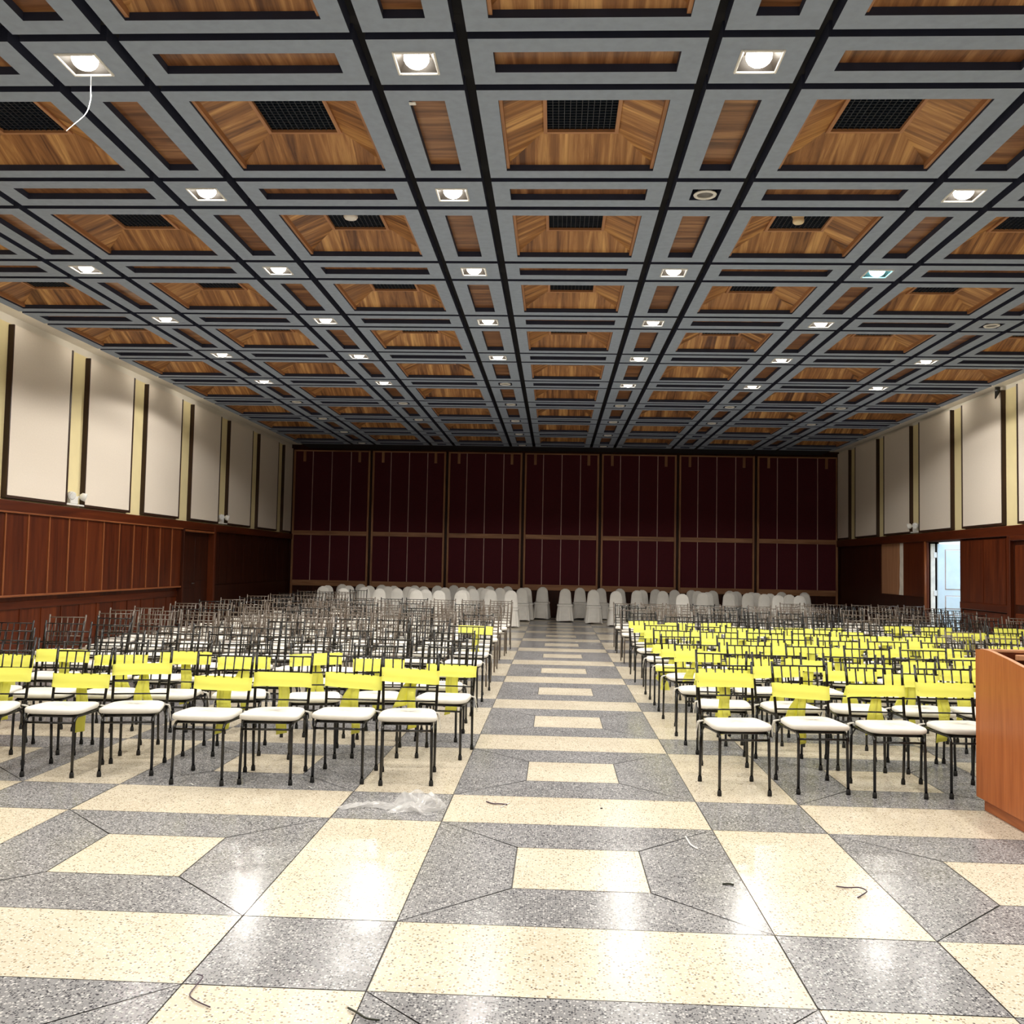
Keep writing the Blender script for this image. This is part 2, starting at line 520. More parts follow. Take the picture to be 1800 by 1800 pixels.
    grille_me = g.mesh('grille', ['grille', 'void'])
    n = 0
    for k in range(-1, K1 + 1):
        ym = YC + (k - 0.5) * PER
        for i in COLS:
            o = link('coffer', coffer_me, ceil, (i * PER, ym, H))
            link('grille', grille_me, o)
            link('coffer_frame', frame_me, o)
    s1 = MB()
    s1.poly([(-0.132, -0.62, 0.058), (-0.132, 0.62, 0.058), (0.132, 0.62, 0.058), (0.132, -0.62, 0.058)], 0, g=0)
    long_me = s1.mesh('wood_strip', ['strip'])
    s2 = MB()
    s2.poly([(-0.62, -0.13, 0.058), (-0.62, 0.13, 0.058), (0.62, 0.13, 0.058), (0.62, -0.13, 0.058)], 0, g=1)
    cross_me = s2.mesh('wood_strip', ['strip'])
    rest = MB()
    for k in range(-1, K1 + 1):
        for x in STRIPC:
            xc, ym = x * PER, YC + (k - 0.5) * PER
            if k <= 6:
                link('wood_strip', long_me, ceil, (xc, ym, H))
            else:
                rest.poly([(xc - 0.132, ym - 0.62, H + .058), (xc - 0.132, ym + 0.62, H + .058), (xc + 0.132, ym + 0.62, H + .058), (xc + 0.132, ym - 0.62, H + .058)], 0, g=0)
        for i in COLS:
            xc, ym = i * PER, YC + k * PER
            if 0 <= k <= 6:
                link('wood_strip', cross_me, ceil, (xc, ym, H))
            else:
                rest.poly([(xc - 0.62, ym - 0.13, H + .058), (xc - 0.62, ym + 0.13, H + .058), (xc + 0.62, ym + 0.13, H + .058), (xc + 0.62, ym - 0.13, H + .058)], 0, g=1)
    ro = part('wood_strip', rest, 'strip', ceil)
    ro['kind'] = 'stuff'
    return ceil
build_ceiling()

# ------------------------------------------------------------------ downlights
def light_meshes():
    f = MB()
    a, w = 0.145, 0.017
    for s in (-1, 1):
        f.bbox((s * (a - w / 2) - w / 2, -a, -0.012), (s * (a - w / 2) + w / 2, a, 0.004), 0.004)
        f.bbox((-a + w, s * (a - w / 2) - w / 2, -0.012), (a - w, s * (a - w / 2) + w / 2, 0.004), 0.004)
    r = MB()
    q = [(-1, -1), (1, -1), (1, 1), (-1, 1)]
    for e in range(4):
        g = (e + 1) % 4
        r.poly([(q[e][0] * .126, q[e][1] * .126, 0.0), (q[e][0] * .085, q[e][1] * .085, 0.085), (q[g][0] * .085, q[g][1] * .085, 0.085), (q[g][0] * .126, q[g][1] * .126, 0.0)], 0)
    r.poly([(-.085, -.085, .085), (-.085, .085, .085), (.085, .085, .085), (.085, -.085, .085)], 0)
    b = MB()
    L = []
    for i in range(7):
        t = math.pi * (0.02 + 0.6 * i / 6)
        L.append([(0.088 * math.sin(t) * math.cos(2 * math.pi * j / 20), 0.088 * math.sin(t) * math.sin(2 * math.pi * j / 20), 0.035 - 0.07 * math.cos(t)) for j in range(20)])
    b.loops(L, cap0=True)
    ring = MB()
    ring.loops([[((0.088 + 0.017 * math.cos(p)) * math.cos(2 * math.pi * j / 28), (0.088 + 0.017 * math.cos(p)) * math.sin(2 * math.pi * j / 28), 0.0 + 0.012 * math.sin(p)) for j in range(28)] for p in [2 * math.pi * i / 8 for i in range(9)]])
    cup = MB()
    cup.loops([[(rr * math.cos(2 * math.pi * j / 20), rr * math.sin(2 * math.pi * j / 20), z) for j in range(20)] for rr, z in ((0.08, 0.0), (0.055, 0.07), (0.02, 0.085))], cap1=True)
    return f.mesh('frame', ['white']), r.mesh('reflector', ['silver']), b.mesh('bulb', ['bulb']), b.mesh('bulb', ['bulb_cool']), ring.mesh('trim_ring', ['white']), cup.mesh('reflector', ['dead_bulb'])
LF, LR, LB, LBC, LRING, LCUP = light_meshes()
SPOT = bpy.data.lights.new('downlight_beam', 'SPOT')
SPOT.energy = SPOT_POWER
SPOT.color = LAMP_COL
SPOT.spot_size = math.radians(149)
SPOT.spot_blend = 0.27
SPOT.shadow_soft_size = 0.07
SPOTW = SPOT.copy()        # the last lit row throws a little wider
SPOTW.spot_size = math.radians(163)
SPOTW.spot_blend = 0.12
SPOTW.energy = SPOT_POWER * 1.6
SPOTC = SPOT.copy()
SPOTC.color = (0.75, 0.92, 1.0)
for k in range(-2, 10):
    y = YC + k * PER
    for ci, x in enumerate(STRIPC):
        lit = k <= 5 and (k, x) not in ((1, 0.5), (3, 2.5), (5, -0.5))
        side = f'{ORD[ci + 1]} from left wall'
        row = f'{ORD[k + 1]} row from front' if k >= 0 else f'{ORD[-k]} row behind camera'
        if lit:
            cool = (k, x) == (2, 1.5)
            t = thing('ceiling_light', f"lit {'cyan' if cool else 'white'} square ceiling downlight, {row}, {side}", 'ceiling light', (x * PER, y, H), 0, 'square recessed downlights in the coffered ceiling')
            link('frame', LF, t)
            link('reflector', LR, t)
            link('bulb', LBC if cool else LB, t)
            s = bpy.data.objects.new('beam', SPOTC if cool else SPOTW if k == 5 else SPOT)
            COL.objects.link(s)
            s.parent = t
            s.location = (0, 0, -0.06)
        elif k <= 7 or x in (-0.5, 0.5, -2.5):
            t = thing('ceiling_light', f'unlit round-rimmed ceiling downlight, {row}, {side}', 'ceiling light', (x * PER, y, H), 0, 'square recessed downlights in the coffered ceiling')
            link('trim_ring', LRING, t)
            link('reflector', LCUP, t)

# ------------------------------------------------------------------ walls
LPAN = [(11.1, 12.82), (13.46, 15.2), (15.76, 17.52), (18.1, 19.85), (20.46, 22.22), (22.82, 24.6), (25.17, 26.95), (27.52, 28.45)]
RPAN = [(15.72, 17.48), (18.06, 19.83), (20.36, 22.14), (22.68, 24.48), (25.0, 26.8), (27.35, 28.45)]
ZW = 2.38
def build_left():
    w = MB()
    w.box((XL - 0.2, YB, 0), (XL, YF + 0.2, 2.2), 1)
    w.box((XL - 0.2, YB, 2.2), (XL, YF + 0.2, 4.95), 0)
    w.box((XL - 0.2, YB, 4.95), (XL, YF + 0.2, H + 0.5), 2)
    wall = struct(part('wall_left', w, ['yellow_plaster', 'mahogany_dark', 'plaster']))
    DY0, DY1 = 20.0, 21.8
    u = MB()   # projecting upper veneer panels
    u.bbox((XL, 5.0, 0.95), (XL + 0.10, DY0 - 0.02, 2.18), 0.004, 0)
    u.box((XL, DY1 + 0.12, 0.95), (XL + 0.02, YF, 2.18), 1)
    part('veneer_panel', u, ['mahogany', 'mahogany_dark'], wall)
    y = 5.02
    bt = MB()
    while y < DY0 - .1:
        bt.box((XL + 0.10, y - 0.016, 0.965), (XL + 0.113, y + 0.016, 2.175), 0)
        y += 0.602
    y = DY1 + 0.7
    while y < YF:
        bt.box((XL + 0.02, y - 0.016, 0.965), (XL + 0.03, y + 0.016, 2.175), 1)
        y += 0.602
    part('batten', bt, ['mahogany_edge', 'mahogany_dark'], wall)
    cn = MB()
    cn.bbox((XL, 5.0, 2.185), (XL + 0.125, YF, ZW - 0.03), 0.006, 0, g=1)
    cn.bbox((XL, 5.0, 2.165), (XL + 0.135, DY0, 2.19), 0.004, 1, g=1)
    part('cornice', cn, ['mahogany', 'mahogany_edge'], wall)
    lg = MB()
    lg.bbox((XL, 5.0, 0.93), (XL + 0.135, DY0 - 0.02, 0.962), 0.006, 0, g=1)
    part('ledge', lg, ['mahogany_edge'], wall)
    lo = MB()
    lo.box((XL, 5.0, 0.0), (XL + 0.03, DY0 - 0.02, 0.93), 0)
    lo.box((XL, DY1 + .12, 0.0), (XL + 0.03, YF, 0.93), 1)
    lo.bbox((XL + 0.03, 5.0, 0.74), (XL + 0.05, DY0 - 0.02, 0.86), 0.006, 0, g=1)
    lo.bbox((XL + 0.03, 5.0, 0.0), (XL + 0.05, DY0 - 0.02, 0.16), 0.006, 0, g=1)
    y = 5.02
    while y < DY0:
        lo.box((XL + 0.03, y - 0.012, 0.16), (XL + 0.042, y + 0.012, 0.74), 0)
        y += 0.602
    part('dado', lo, ['mahogany', 'mahogany_dark'], wall)
    d = MB()
    d.box((XL, DY0, 0), (XL + 0.012, DY1, 2.14), 0)
    for y0, y1 in ((DY0 + .08, DY0 + .82), (DY0 + .98, DY1 - .08)):
        for z0, z1 in ((0.2, 0.9), (1.05, 2.05)):
            d.bbox((XL + 0.008, y0, z0), (XL + 0.02, y1, z1), 0.006, 0)
    door = struct(part('door_1', d, ['mahogany_dark']))
    f = MB()
    f.bbox((XL, DY0 - 0.02, 0), (XL + 0.16, DY0 + 0.03, 2.18), 0.005, 0)
    f.bbox((XL, DY1, 0), (XL + 0.16, DY1 + 0.11, 2.3), 0.005, 1)
    f.bbox((XL, DY0, 2.13), (XL + 0.15, DY1, 2.17), 0.005, 2, g=1)
    part('door_frame', f, ['mahogany_dark', 'mahogany', 'mahogany_edge'], door)
    hd = MB()
    hd.tube([(XL + 0.02, DY0 + 0.86, 1.0), (XL + 0.07, DY0 + 0.86, 1.0), (XL + 0.07, DY0 + 0.74, 1.0)], 0.012)
    part('handle', hd, 'steel', door)
build_left()

def build_right():
    w = MB()
    D0, D1 = 20.0, 21.75       # open doorway
    Q0, Q1 = 23.3, 24.95       # boarded opening
    N0, N1 = 16.0, 17.75       # nearer doorway, shut
    w.box((XR, YB, H - 2.6), (XR + 0.2, YF + 0.2, 4.99), 0)
    w.box((XR, YB, 4.99), (XR + 0.2, YF + 0.2, H + 0.5), 2)
    for y0, y1 in ((YB, D0), (D1, Q0), (Q1, YF + 0.2)):
        w.box((XR, y0, 0), (XR + 0.2, y1, H - 2.6), 1)
    w.box((XR, D0, 2.23), (XR + 0.2, D1, H - 2.6), 1)
    w.box((XR, Q0, 2.28), (XR + 0.2, Q1, H - 2.6), 1)
    w.box((XR, Q0, 0), (XR + 0.2, Q1, 1.0), 1)
    wall = struct(part('wall_right', w, ['yellow_plaster', 'mahogany_dark', 'plaster']))
    u = MB()
    for y0, y1 in ((N1 + .12, D0 - .02), (5.0, N0 - .12)):
        u.bbox((XR - 0.05, y0, 0.98), (XR, y1, 2.22), 0.004, 0)
        u.bbox((XR - 0.03, y0, 0.0), (XR, y1, 0.82), 0.004, 0)
        u.bbox((XR - 0.07, y0, 0.84), (XR, y1, 0.98), 0.01, 0, g=1)
    u.box((XR - 0.02, D1 + .15, 1.0), (XR, Q0 - .02, 2.25), 0)
    part('veneer_panel', u, ['mahogany'], wall)
    bt = MB()
    for y in (18.0, 18.93, 5.6, 6.2):
        bt.box((XR - 0.062, y - 0.014, 0.99), (XR - 0.05, y + 0.014, 2.21), 0)
    part('batten', bt, ['mahogany'], wall)
    cn = MB()
    cn.bbox((XR - 0.10, 5.0, 2.25), (XR, YF, 2.44), 0.008, 0, g=1)
    part('cornice', cn, ['mahogany'], wall)
    # open doorway
    f = MB()
    for y0, y1 in ((D1, D1 + 0.10), (D0 - 0.06, D0)):
        f.bbox((XR - 0.05, y0, 0), (XR + 0.22, y1, 2.28), 0.006, 0)
    f.bbox((XR - 0.05, D0, 2.23), (XR + 0.22, D1, 2.3), 0.006, 0, g=1)
    f.tube([(XR - 0.06, D1 + .05, 0), (XR - 0.06, D1 + .05, 2.25)], 0.035, 10, 1)
    door = struct(part('door_2', f, ['mahogany', 'mahogany_edge']))
    l = MB()   # the leaf stands open into the corridor, seen edge to face
    LX = XR + 0.165
    l.bbox((0, 0, 0.01), (1.25, 0.045, 2.2), 0.004, 0)
    for z0, z1 in ((0.15, 0.62), (0.75, 1.05), (1.18, 2.08)):
        l.box((0.16, -0.004, z0), (1.1, 0.0, z1), 1)
        l.bbox((0.175, -0.012, z0 + .015), (1.085, 0.0, z1 - .015), 0.006, 0)
    lf = part('door_leaf', l, ['door_pale', 'batten'], door, (LX, D1 - 0.05, 0))
    jb = MB()
    jb.bbox((XR + 0.03, D1 - 0.012, 0), (XR + 0.13, D1 + 0.02, 2.2), 0.004)
    part('jamb', jb, 'pale_board', door)
    hg = MB()
    for z in (0.3, 1.1, 1.95):
        hg.bbox((LX - 0.075, D1 - 0.03, z - .06), (LX + 0.005, D1 - 0.014, z + .06), 0.004)
    part('hinge', hg, 'white', door)
    # corridor beyond the doorway
    c = MB()
    c.box((XR + 3.0, D0 - 2.5, 0), (XR + 3.1, D1 + 1.8, 3.0), 0)
    c.box((XR + 0.2, D1 + 1.7, 0), (XR + 3.0, D1 + 1.8, 3.0), 0)
    c.box((XR + 0.2, D0 - 2.6, 0), (XR + 3.0, D0 - 2.5, 3.0), 0)
    struct(part('wall_corridor', c, ['plaster']))
    # nearer doorway, dark veneered door in a moulded frame
    g = MB()
    for y0, y1 in ((N1, N1 + 0.12), (N0 - 0.12, N0)):
        g.bbox((XR - 0.10, y0, 0), (XR, y1, 2.26), 0.012, 0)
    g.bbox((XR - 0.10, N0, 2.16), (XR, N1, 2.26), 0.012, 0, g=1)
    g.bbox((XR - 0.03, N0, 0.0), (XR, N1, 2.16), 0.006, 1)
    d3 = struct(part('door_3', g, ['mahogany', 'mahogany_dark']))
    p = MB()
    for y0, y1 in ((N0 + .08, (N0 + N1) / 2 - .06), ((N0 + N1) / 2 + .06, N1 - .08)):
        p.bbox((XR - 0.045, y0, 1.0), (XR - 0.02, y1, 2.08), 0.012, 0)
        p.bbox((XR - 0.045, y0, 0.15), (XR - 0.02, y1, 0.85), 0.012, 0)
    part('door_panel', p, ['mahogany'], d3)
    # boarded opening
    q = MB()
    q.box((XR + 0.03, Q0 + 0.33, 1.0), (XR + 0.06, Q1, 2.28), 0)
    win = struct(part('window_1', q, ['plywood']))
    t = MB()
    ys = [Q0 + 0.02] * 2
    pts = [(Q0, 1.0), (Q0 + .40, 1.0), (Q0 + .35, 1.2), (Q0 + .36, 1.5), (Q0 + .33, 1.8), (Q0 + .35, 2.1), (Q0 + .33, 2.28), (Q0, 2.28), (Q0 + .02, 1.78), (Q0 + .07, 1.7), (Q0 + .02, 1.45)]
    t.poly([(XR + 0.025, a, b) for a, b in pts], 0)
    t.poly([(XR + 0.06, a, b) for a, b in pts[::-1]], 0)
    part('torn_board', t, ['pale_board'], win)
build_right()

def build_ends():
    b = MB()
    b.box((XL - .2, YF, 0), (XR + .2, YF + 0.2, H + .5), 0)
    struct(part('wall_back', b, ['mahogany_dark']))
    f = MB()
    f.box((XL - .2, YB - 0.2, 0), (XR + .2, YB, H + .5), 0)
    struct(part('wall_front', f, ['plaster']))
build_ends()

# acoustic panels on both side walls
def acoustic(x, sgn, y0, y1, label, first_edge_near=True):
    D = 0.085
    zt = 4.93
    t = thing('wall_panel', label, 'wall panel', (x, (y0 + y1) / 2, ZW if sgn > 0 else 2.46), 0, 'cream panels along the side walls')
    w = (y1 - y0) / 2
    h = zt - t.location.z + (0.06 if sgn < 0 else 0)
    a = MB()
    xs = sorted((0.0, sgn * (D - 0.008)))
    a.box((xs[0], -w + 0.02, 0.025), (xs[1], w - 0.04, h), 0)
    part('board', a, ['panel_cream'], t)
    f = MB()
    xs = sorted((0.0, sgn * D))
    f.bbox((xs[0], -w, 0), (xs[1], -w + 0.028, h), 0.003, 0)
    f.bbox((xs[0], w - 0.05, 0), (xs[1], w, h), 0.003, 0)
    f.bbox((xs[0], -w + .028, 0), (xs[1], w - .05, 0.045), 0.003, 0, g=1)
    part('edging', f, ['brown_trim'], t)
for i, (a, b) in enumerate(LPAN):
    acoustic(XL, 1, a, b, f'cream brown-edged wall panel on the left wall, {ORD[i]} from the front' if i else 'cream wall panel on the left wall, just beyond the frame')
for i, (a, b) in enumerate(RPAN):
    acoustic(XR, -1, a, b, f'cream brown-edged wall panel on the right wall, {ORD[i + 1]} from the front')

# cove lamps hidden behind the edge of the coffers, washing the wall tops
for x, s in ((-7.66, -1), (7.66, 1)):
    ld = bpy.data.lights.new('cove_tube', 'AREA')
    ld.shape = 'RECTANGLE'
    ld.size = 20.0
    ld.size_y = 0.05
    ld.energy = COVE_POWER
    ld.color = (1.0, 0.93, 0.8)
    o = bpy.data.objects.new('cove_tube', ld)
    COL.objects.link(o)
    o.location = (x, 11.5, H + 0.07)
    z = Vector((-s * 1.0, 0, -0.1)).normalized()   # lamp shines along -z
    yv = Vector((0, 0, 1)); yv = (yv - z * yv.dot(z)).normalized()
    xv = yv.cross(z)
    o.matrix_world = Matrix(((xv.x, yv.x, z.x, x), (xv.y, yv.y, z.y, 11.5), (xv.z, yv.z, z.z, H + 0.07), (0, 0, 0, 1)))

# ------------------------------------------------------------------ red partition panels on the end wall
def partition():
    bounds = [XL + 0.06] + [PER * (i - 2.5) for i in range(6)] + [XR - 0.02]
    names = ['against the left wall', 'second from the left wall', 'third from the left wall', 'in the middle above the aisle', 'third from the right wall', 'second from the right wall', 'against the right wall']
    y1, y0 = YF - 0.01, YF - 0.11
    for i in range(7):
        a, b = bounds[i] + 0.04, bounds[i + 1] - 0.04
        t = thing('partition_panel', f'tall dark red partition panel at the far end, {names[i]}', 'partition panel', ((a + b) / 2, y1, 0), 0, 'dark red partition panels across the far end')
        w = (b - a) / 2
        p = MB()
        p.box((-w + .05, -0.06, 0.95), (w - .05, -0.01, 4.86), 0)
        p.box((-w + .05, -0.05, 0.02), (w - .05, -0.01, 0.82), 1)
        part('red_fabric', p, ['red', 'mahogany_dark'], t)
        s = MB()
        for sx in (-1, 1):
            s.bbox((sx * (w - .028) - .028, -0.1, 0.0), (sx * (w - .028) + .028, 0, 4.9), 0.005, 0)
        part('stile', s, ['end_wood'], t)
        for nme, z0, z1 in (('middle_rail', 2.32, 2.455), ('bottom_rail', 0.80, 0.97), ('top_rail', 4.86, 4.9)):
            r = MB()
            r.bbox((-w + .056, -0.095, z0), (w - .056, -0.012, z1), 0.004, 0, g=0)
            part(nme, r, ['end_wood'], t)
        k = MB()
        for j in (-1, 0, 1):
            x = j * (w * 0.5)
            k.box((x - 0.011, -0.072, 0.97), (x + 0.011, -0.06, 2.32), 0)
            k.box((x - 0.011, -0.072, 2.455), (x + 0.011, -0.06, 4.86), 0)
        part('batten', k, ['batten'], t)
        for j in (-1, 1):
            c = MB()
            c.bbox((j * w * 0.72 - 0.04, -0.085, 4.55), (j * w * 0.72 + 0.04, -0.06, 4.86), 0.004, 0)
            part('hanger_tab', c, ['end_wood'], t)
partition()

# ------------------------------------------------------------------ spindle-back chairs
def chair_meshes(n):
    R = 0.0105 if n >= 8 else 0.011
    rs = 0.0058 if n >= 8 else 0.0062
    out = {}
    def fleg(s):
        b = MB()
        x = s * 0.172
        pts = [(s * 0.176, -0.222, 0.012), (x, -0.212, 0.37)]
        pts += [tuple(p) for p in arc((x, -0.162, 0.37), 0.05, math.pi, math.pi / 2, 4, (0, 1, 0), (0, 0, 1))]
        pts += [(s * 0.182, 0.02, 0.420), (s * 0.19, 0.19, 0.418)]
        b.tube(pts, R, n)
        return b
    def rleg(s):
        b = MB()
        b.tube([(s * 0.193, 0.222, 0.012), (s * 0.194, 0.208, 0.22), (s * 0.195, 0.196, 0.42)], R, n)
        return b
    def brace(b, s):
        b.tube([(s * 0.194, 0.2, 0.345), (s * 0.19, 0.165, 0.385), (s * 0.187, 0.125, 0.417)], R * 0.6, 6)
    def cap(b, x, y):
        b.loops([[(x + rr * math.cos(2 * math.pi * j / 10), y + rr * math.sin(2 * math.pi * j / 10), z) for j in range(10)] for rr, z in ((0.0155, 0.0), (0.0155, 0.02), (0.0135, 0.036), (0.0108, 0.04))], cap0=True)
    ly = lambda z: 0.196 + (z - 0.42) * 0.21       # lean of the back
    lx = lambda z: 0.195 + (z - 0.42) * 0.03
    def back(b):
        for s in (-1, 1):
            b.tube([(s * lx(z), ly(z), z) for z in (0.42, 0.5, 0.64, 0.76, 0.866)], [R, R, R, R, R * 0.95], n)
        for z in (0.835, 0.622, 0.522):
            b.tube([(-lx(z), ly(z), z), (0, ly(z) + 0.006, z), (lx(z), ly(z), z)], rs * 1.1, max(5, n - 2))
        for i in range(5):
            x = (i - 2) * 0.068
            b.tube([(x * 0.97, ly(0.622) + 0.004, 0.622), (x, ly(0.835) + 0.004, 0.835)], rs, max(5, n - 2))
    def seat(b):
        for y, z, w in ((-0.165, 0.418, 0.172), (0.185, 0.416, 0.19)):
            b.tube([(-w, y, z), (w, y, z)], R * 0.85, n)
        b.box((-0.17, -0.16, 0.421), (0.17, 0.19, 0.429), 0)
        for s in (-1, 1):
            brace(b, s)
    def stretch(b):
        b.tube([(-0.174, -0.213, 0.378), (0.174, -0.213, 0.378)], R * 0.72, n)
    for s, k in ((-1, 'l'), (1, 'r')):
        out['f' + k], out['b' + k] = fleg(s), rleg(s)
        c = MB(); cap(c, s * 0.176, -0.2225); out['cf' + k] = c
        c = MB(); cap(c, s * 0.193, 0.2225); out['cb' + k] = c
    out['back'] = MB(); back(out['back'])
    out['seat'] = MB(); seat(out['seat'])
    out['str'] = MB(); stretch(out['str'])
    return out

def merge(parts):
    b = MB()
    for p in parts:
        k = len(b.v)
        b.v += p.v
        for f, m, s, g in zip(p.f, p.m, p.sm, p.g):
            b.face([i + k for i in f], m, s, g)
    return b

def cushion_mesh(seed, nu=24, nv=11, ties=True):
    r = random.Random(seed)
    b = MB()
    def sp(c, e):
        return math.copysign(abs(c) ** e, c)
    L = []
    ph = r.random() * 6
    for i in range(nv + 1):
        t = -math.pi / 2 + math.pi * i / nv
        lp = []
        for j in range(nu):
            a = 2 * math.pi * j / nu
            x, y = sp(math.cos(a), 0.38), sp(math.sin(a), 0.38)
            c = sp(math.cos(t), 0.27)
            w = 0.207 - 0.012 * y
            wob = 1 + 0.012 * math.sin(3 * a + ph)
            z = 0.456 + 0.0245 * sp(math.sin(t), 0.55) + 0.004 * math.sin(2 * a + ph) * (1 if t > 0 else 0.4)
            lp.append((x * c * w * wob, -0.022 + y * c * 0.203 * wob, z))
        L.append(lp)
    b.loops(L, cap0=True, cap1=True)
    me = b.mesh('cushion', ['cushion'])
    tb = MB()
    for s in (-1, 1):
        x0 = s * 0.198
        tb.tube([(x0 - s * .01, 0.165, 0.45), (x0 + s * 0.012, 0.19, 0.44), (x0 + s * 0.02, 0.205, 0.41), (x0 + s * (0.025 + .01 * r.random()), 0.2, 0.36), (x0 + s * (0.02 + .03 * r.random()), 0.19, 0.32)], [0.006, 0.008, 0.004, 0.004, 0.003], 5)
        tb.tube([(x0 - s * .01, 0.165, 0.45), (x0 + s * 0.018, 0.21, 0.435), (x0 + s * 0.03, 0.215, 0.39)], [0.006, 0.006, 0.003], 5)
    return me, tb.mesh('tie', ['cushion'])

def sash_meshes(kind, seed):
    r = random.Random(seed)
    ly = lambda z: 0.196 + (z - 0.42) * 0.21
    lx = lambda z: 0.195 + (z - 0.42) * 0.03
    zt, zb = 0.775 + r.uniform(-.012, .012), 0.678 + r.uniform(-.012, .008)
    b = MB()
    L = []
    tilt = r.uniform(-0.012, 0.012)
    for q in range(6):
        f = q / 5
        lp = []
        for j in range(32):
            a = 2 * math.pi * j / 32
            sx = math.copysign(abs(math.cos(a)) ** 0.22, math.cos(a))
            sy = math.copysign(abs(math.sin(a)) ** 0.5, math.sin(a))
            zz = zb + (zt - zb) * f + tilt * sx + 0.003 * math.sin(a * 3 + seed)
            w = lx(zz) + 0.0135 - 0.002 * math.sin(f * math.pi)
            lp.append((sx * w, ly(zz) + sy * (0.0155 + 0.003 * math.sin(f * 9 + a * 2)), zz))
        L.append(lp)
    b.loops(L)
    tails = MB()
    def tail(x0, x1, w0, w1, z1, dy, tw=0.0):
        n = 12
        A = []
        for k in range(n + 1):
            f = k / n
            z = zb + 0.012 - (zb + 0.012 - z1) * f
            x = x0 + (x1 - x0) * f + 0.006 * math.sin(f * 7 + seed)
            w = (w0 + (w1 - w0) * f) / 2
            y = ly(0.66) + 0.026 + dy * f + 0.008 * math.sin(f * 5 + seed * 2)
            lp = []
            for s, t in ((-1, 0), (-0.4, 1), (0.3, 0.3), (1, 0)):
                lp.append((x + s * w, y + 0.006 * t + tw * s * f, z + (0.008 * s if k == n else 0)))
            for s, t in ((1, 0), (0.3, 0.3), (-0.4, 1), (-1, 0)):
                lp.append((x + s * w, y + 0.006 * t + 0.004 + tw * s * f, z + (0.008 * s if k == n else 0)))
            A.append(lp)
        tails.loops(A, cap0=True, cap1=True, smooth=True)
    if kind == 0:
        tail(0.0, -0.005, 0.075, 0.08, 0.33, 0.01)
        tail(0.01, 0.02, 0.06, 0.06, 0.46, 0.016)
    elif kind == 1:
        tail(0.0, -0.035, 0.05, 0.07, 0.40, 0.01)
        tail(0.01, 0.05, 0.05, 0.07, 0.44, 0.016)
    elif kind == 2:
        tail(0.01, 0.015, 0.06, 0.065, 0.34, 0.01)
        tail(-0.01, -0.085, 0.05, 0.10, 0.50, 0.02, 0.01)
    else:
        tail(0.02, 0.0, 0.085, 0.1, 0.38, 0.008)
        tail(-0.02, -0.03, 0.05, 0.05, 0.35, 0.018)
    knot = MB()
    lp = []
    for i in range(7):
        t = math.pi * i / 6
        lp.append([(0.03 * math.sin(t) * math.cos(2 * math.pi * j / 10), ly(0.69) + 0.026 + 0.012 * math.sin(t) * math.sin(2 * math.pi * j / 10), 0.70 - 0.026 * math.cos(t)) for j in range(10)])
    knot.loops(lp)
    return b.mesh('sash', ['sash']), tails.mesh('tail', ['sash']), knot.mesh('knot', ['sash'])

CM = chair_meshes(8)
CH = {k: v.mesh({'f': 'leg', 'b': 'leg', 'c': 'foot_cap', 's': 'seat_frame'}[k[0]] if k not in ('back', 'str') else {'back': 'backrest', 'str': 'stretcher'}[k], ['rubber' if k[0] == 'c' else 'metal']) for k, v in CM.items()}
CF_ = chair_meshes(6)
FAR_FRAME = merge([CF_[k] for k in ('fl', 'fr', 'bl', 'br', 'seat', 'str')])
FAR_BACK = CF_['back']
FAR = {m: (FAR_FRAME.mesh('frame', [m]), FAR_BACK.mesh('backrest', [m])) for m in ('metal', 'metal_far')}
CUSH = [cushion_mesh(i) for i in range(4)]
SASH = [sash_meshes(i % 4, i) for i in range(8)]
CHAIR_N = [0]

def chair(x, y, rz, label, sash=None, detail=True, drop=0.0, group='black spindle-back chairs set out in rows', mat='metal'):
    """x, y: middle of the four feet; faces -y"""
    t = thing('spindle_back_chair', label, 'chair', (x, y, 0), rz, group)
    ci = CHAIR_N[0] % 4
    CHAIR_N[0] += 1
    if detail:
        for k in ('fl', 'fr', 'bl', 'br'):
            l = link('leg', CH[k], t)
            link('foot_cap', CH['c' + k], l)
        link('backrest', CH['back'], t)
        link('seat_frame', CH['seat'], t)
        link('stretcher', CH['str'], t)
        c = link('cushion', CUSH[ci][0], t)
        link('tie', CUSH[ci][1], c)
    else:
        link('frame', FAR[mat][0], t)
        link('backrest', FAR[mat][1], t)
        link('cushion', CUSH[ci][0], t)
    if sash is not None:
        s = link('sash', SASH[sash][0], t, (0, -0.21 * drop, -drop))
        link('tail', SASH[sash][1], s)
        link('knot', SASH[sash][2], s)
    return t

def from_feet(fl, fr):
    cx, cy = (fl[0] + fr[0]) / 2, (fl[1] + fr[1]) / 2
    a = math.atan2(fr[1] - fl[1], fr[0] - fl[0])
    return cx - math.sin(a) * 0.2225, cy + math.cos(a) * 0.2225, a

def vis(x, y, z=0.5):
    v = Vector((x, y, z)) - cam.matrix_world.translation
    d = v.dot(Vector(CF))
    px = 900 + 1675.4 * v.dot(Vector(CR)) / d
    return -45 < px < 1845

def lab(r, c, side, sash):
    # the place of a chair in the block: its row from the front and its seat from the centre aisle
    if r == 1:
        return f"black spindle-back chair with {'yellow sash' if sash else 'white cushion'}, front row, {ORD[c]} {side} of the aisle"
    return f"black spindle-back chair with {'yellow sash' if sash else 'white cushion'}, {ORD[r]} row from front, {ORD[c]} {side} of aisle"

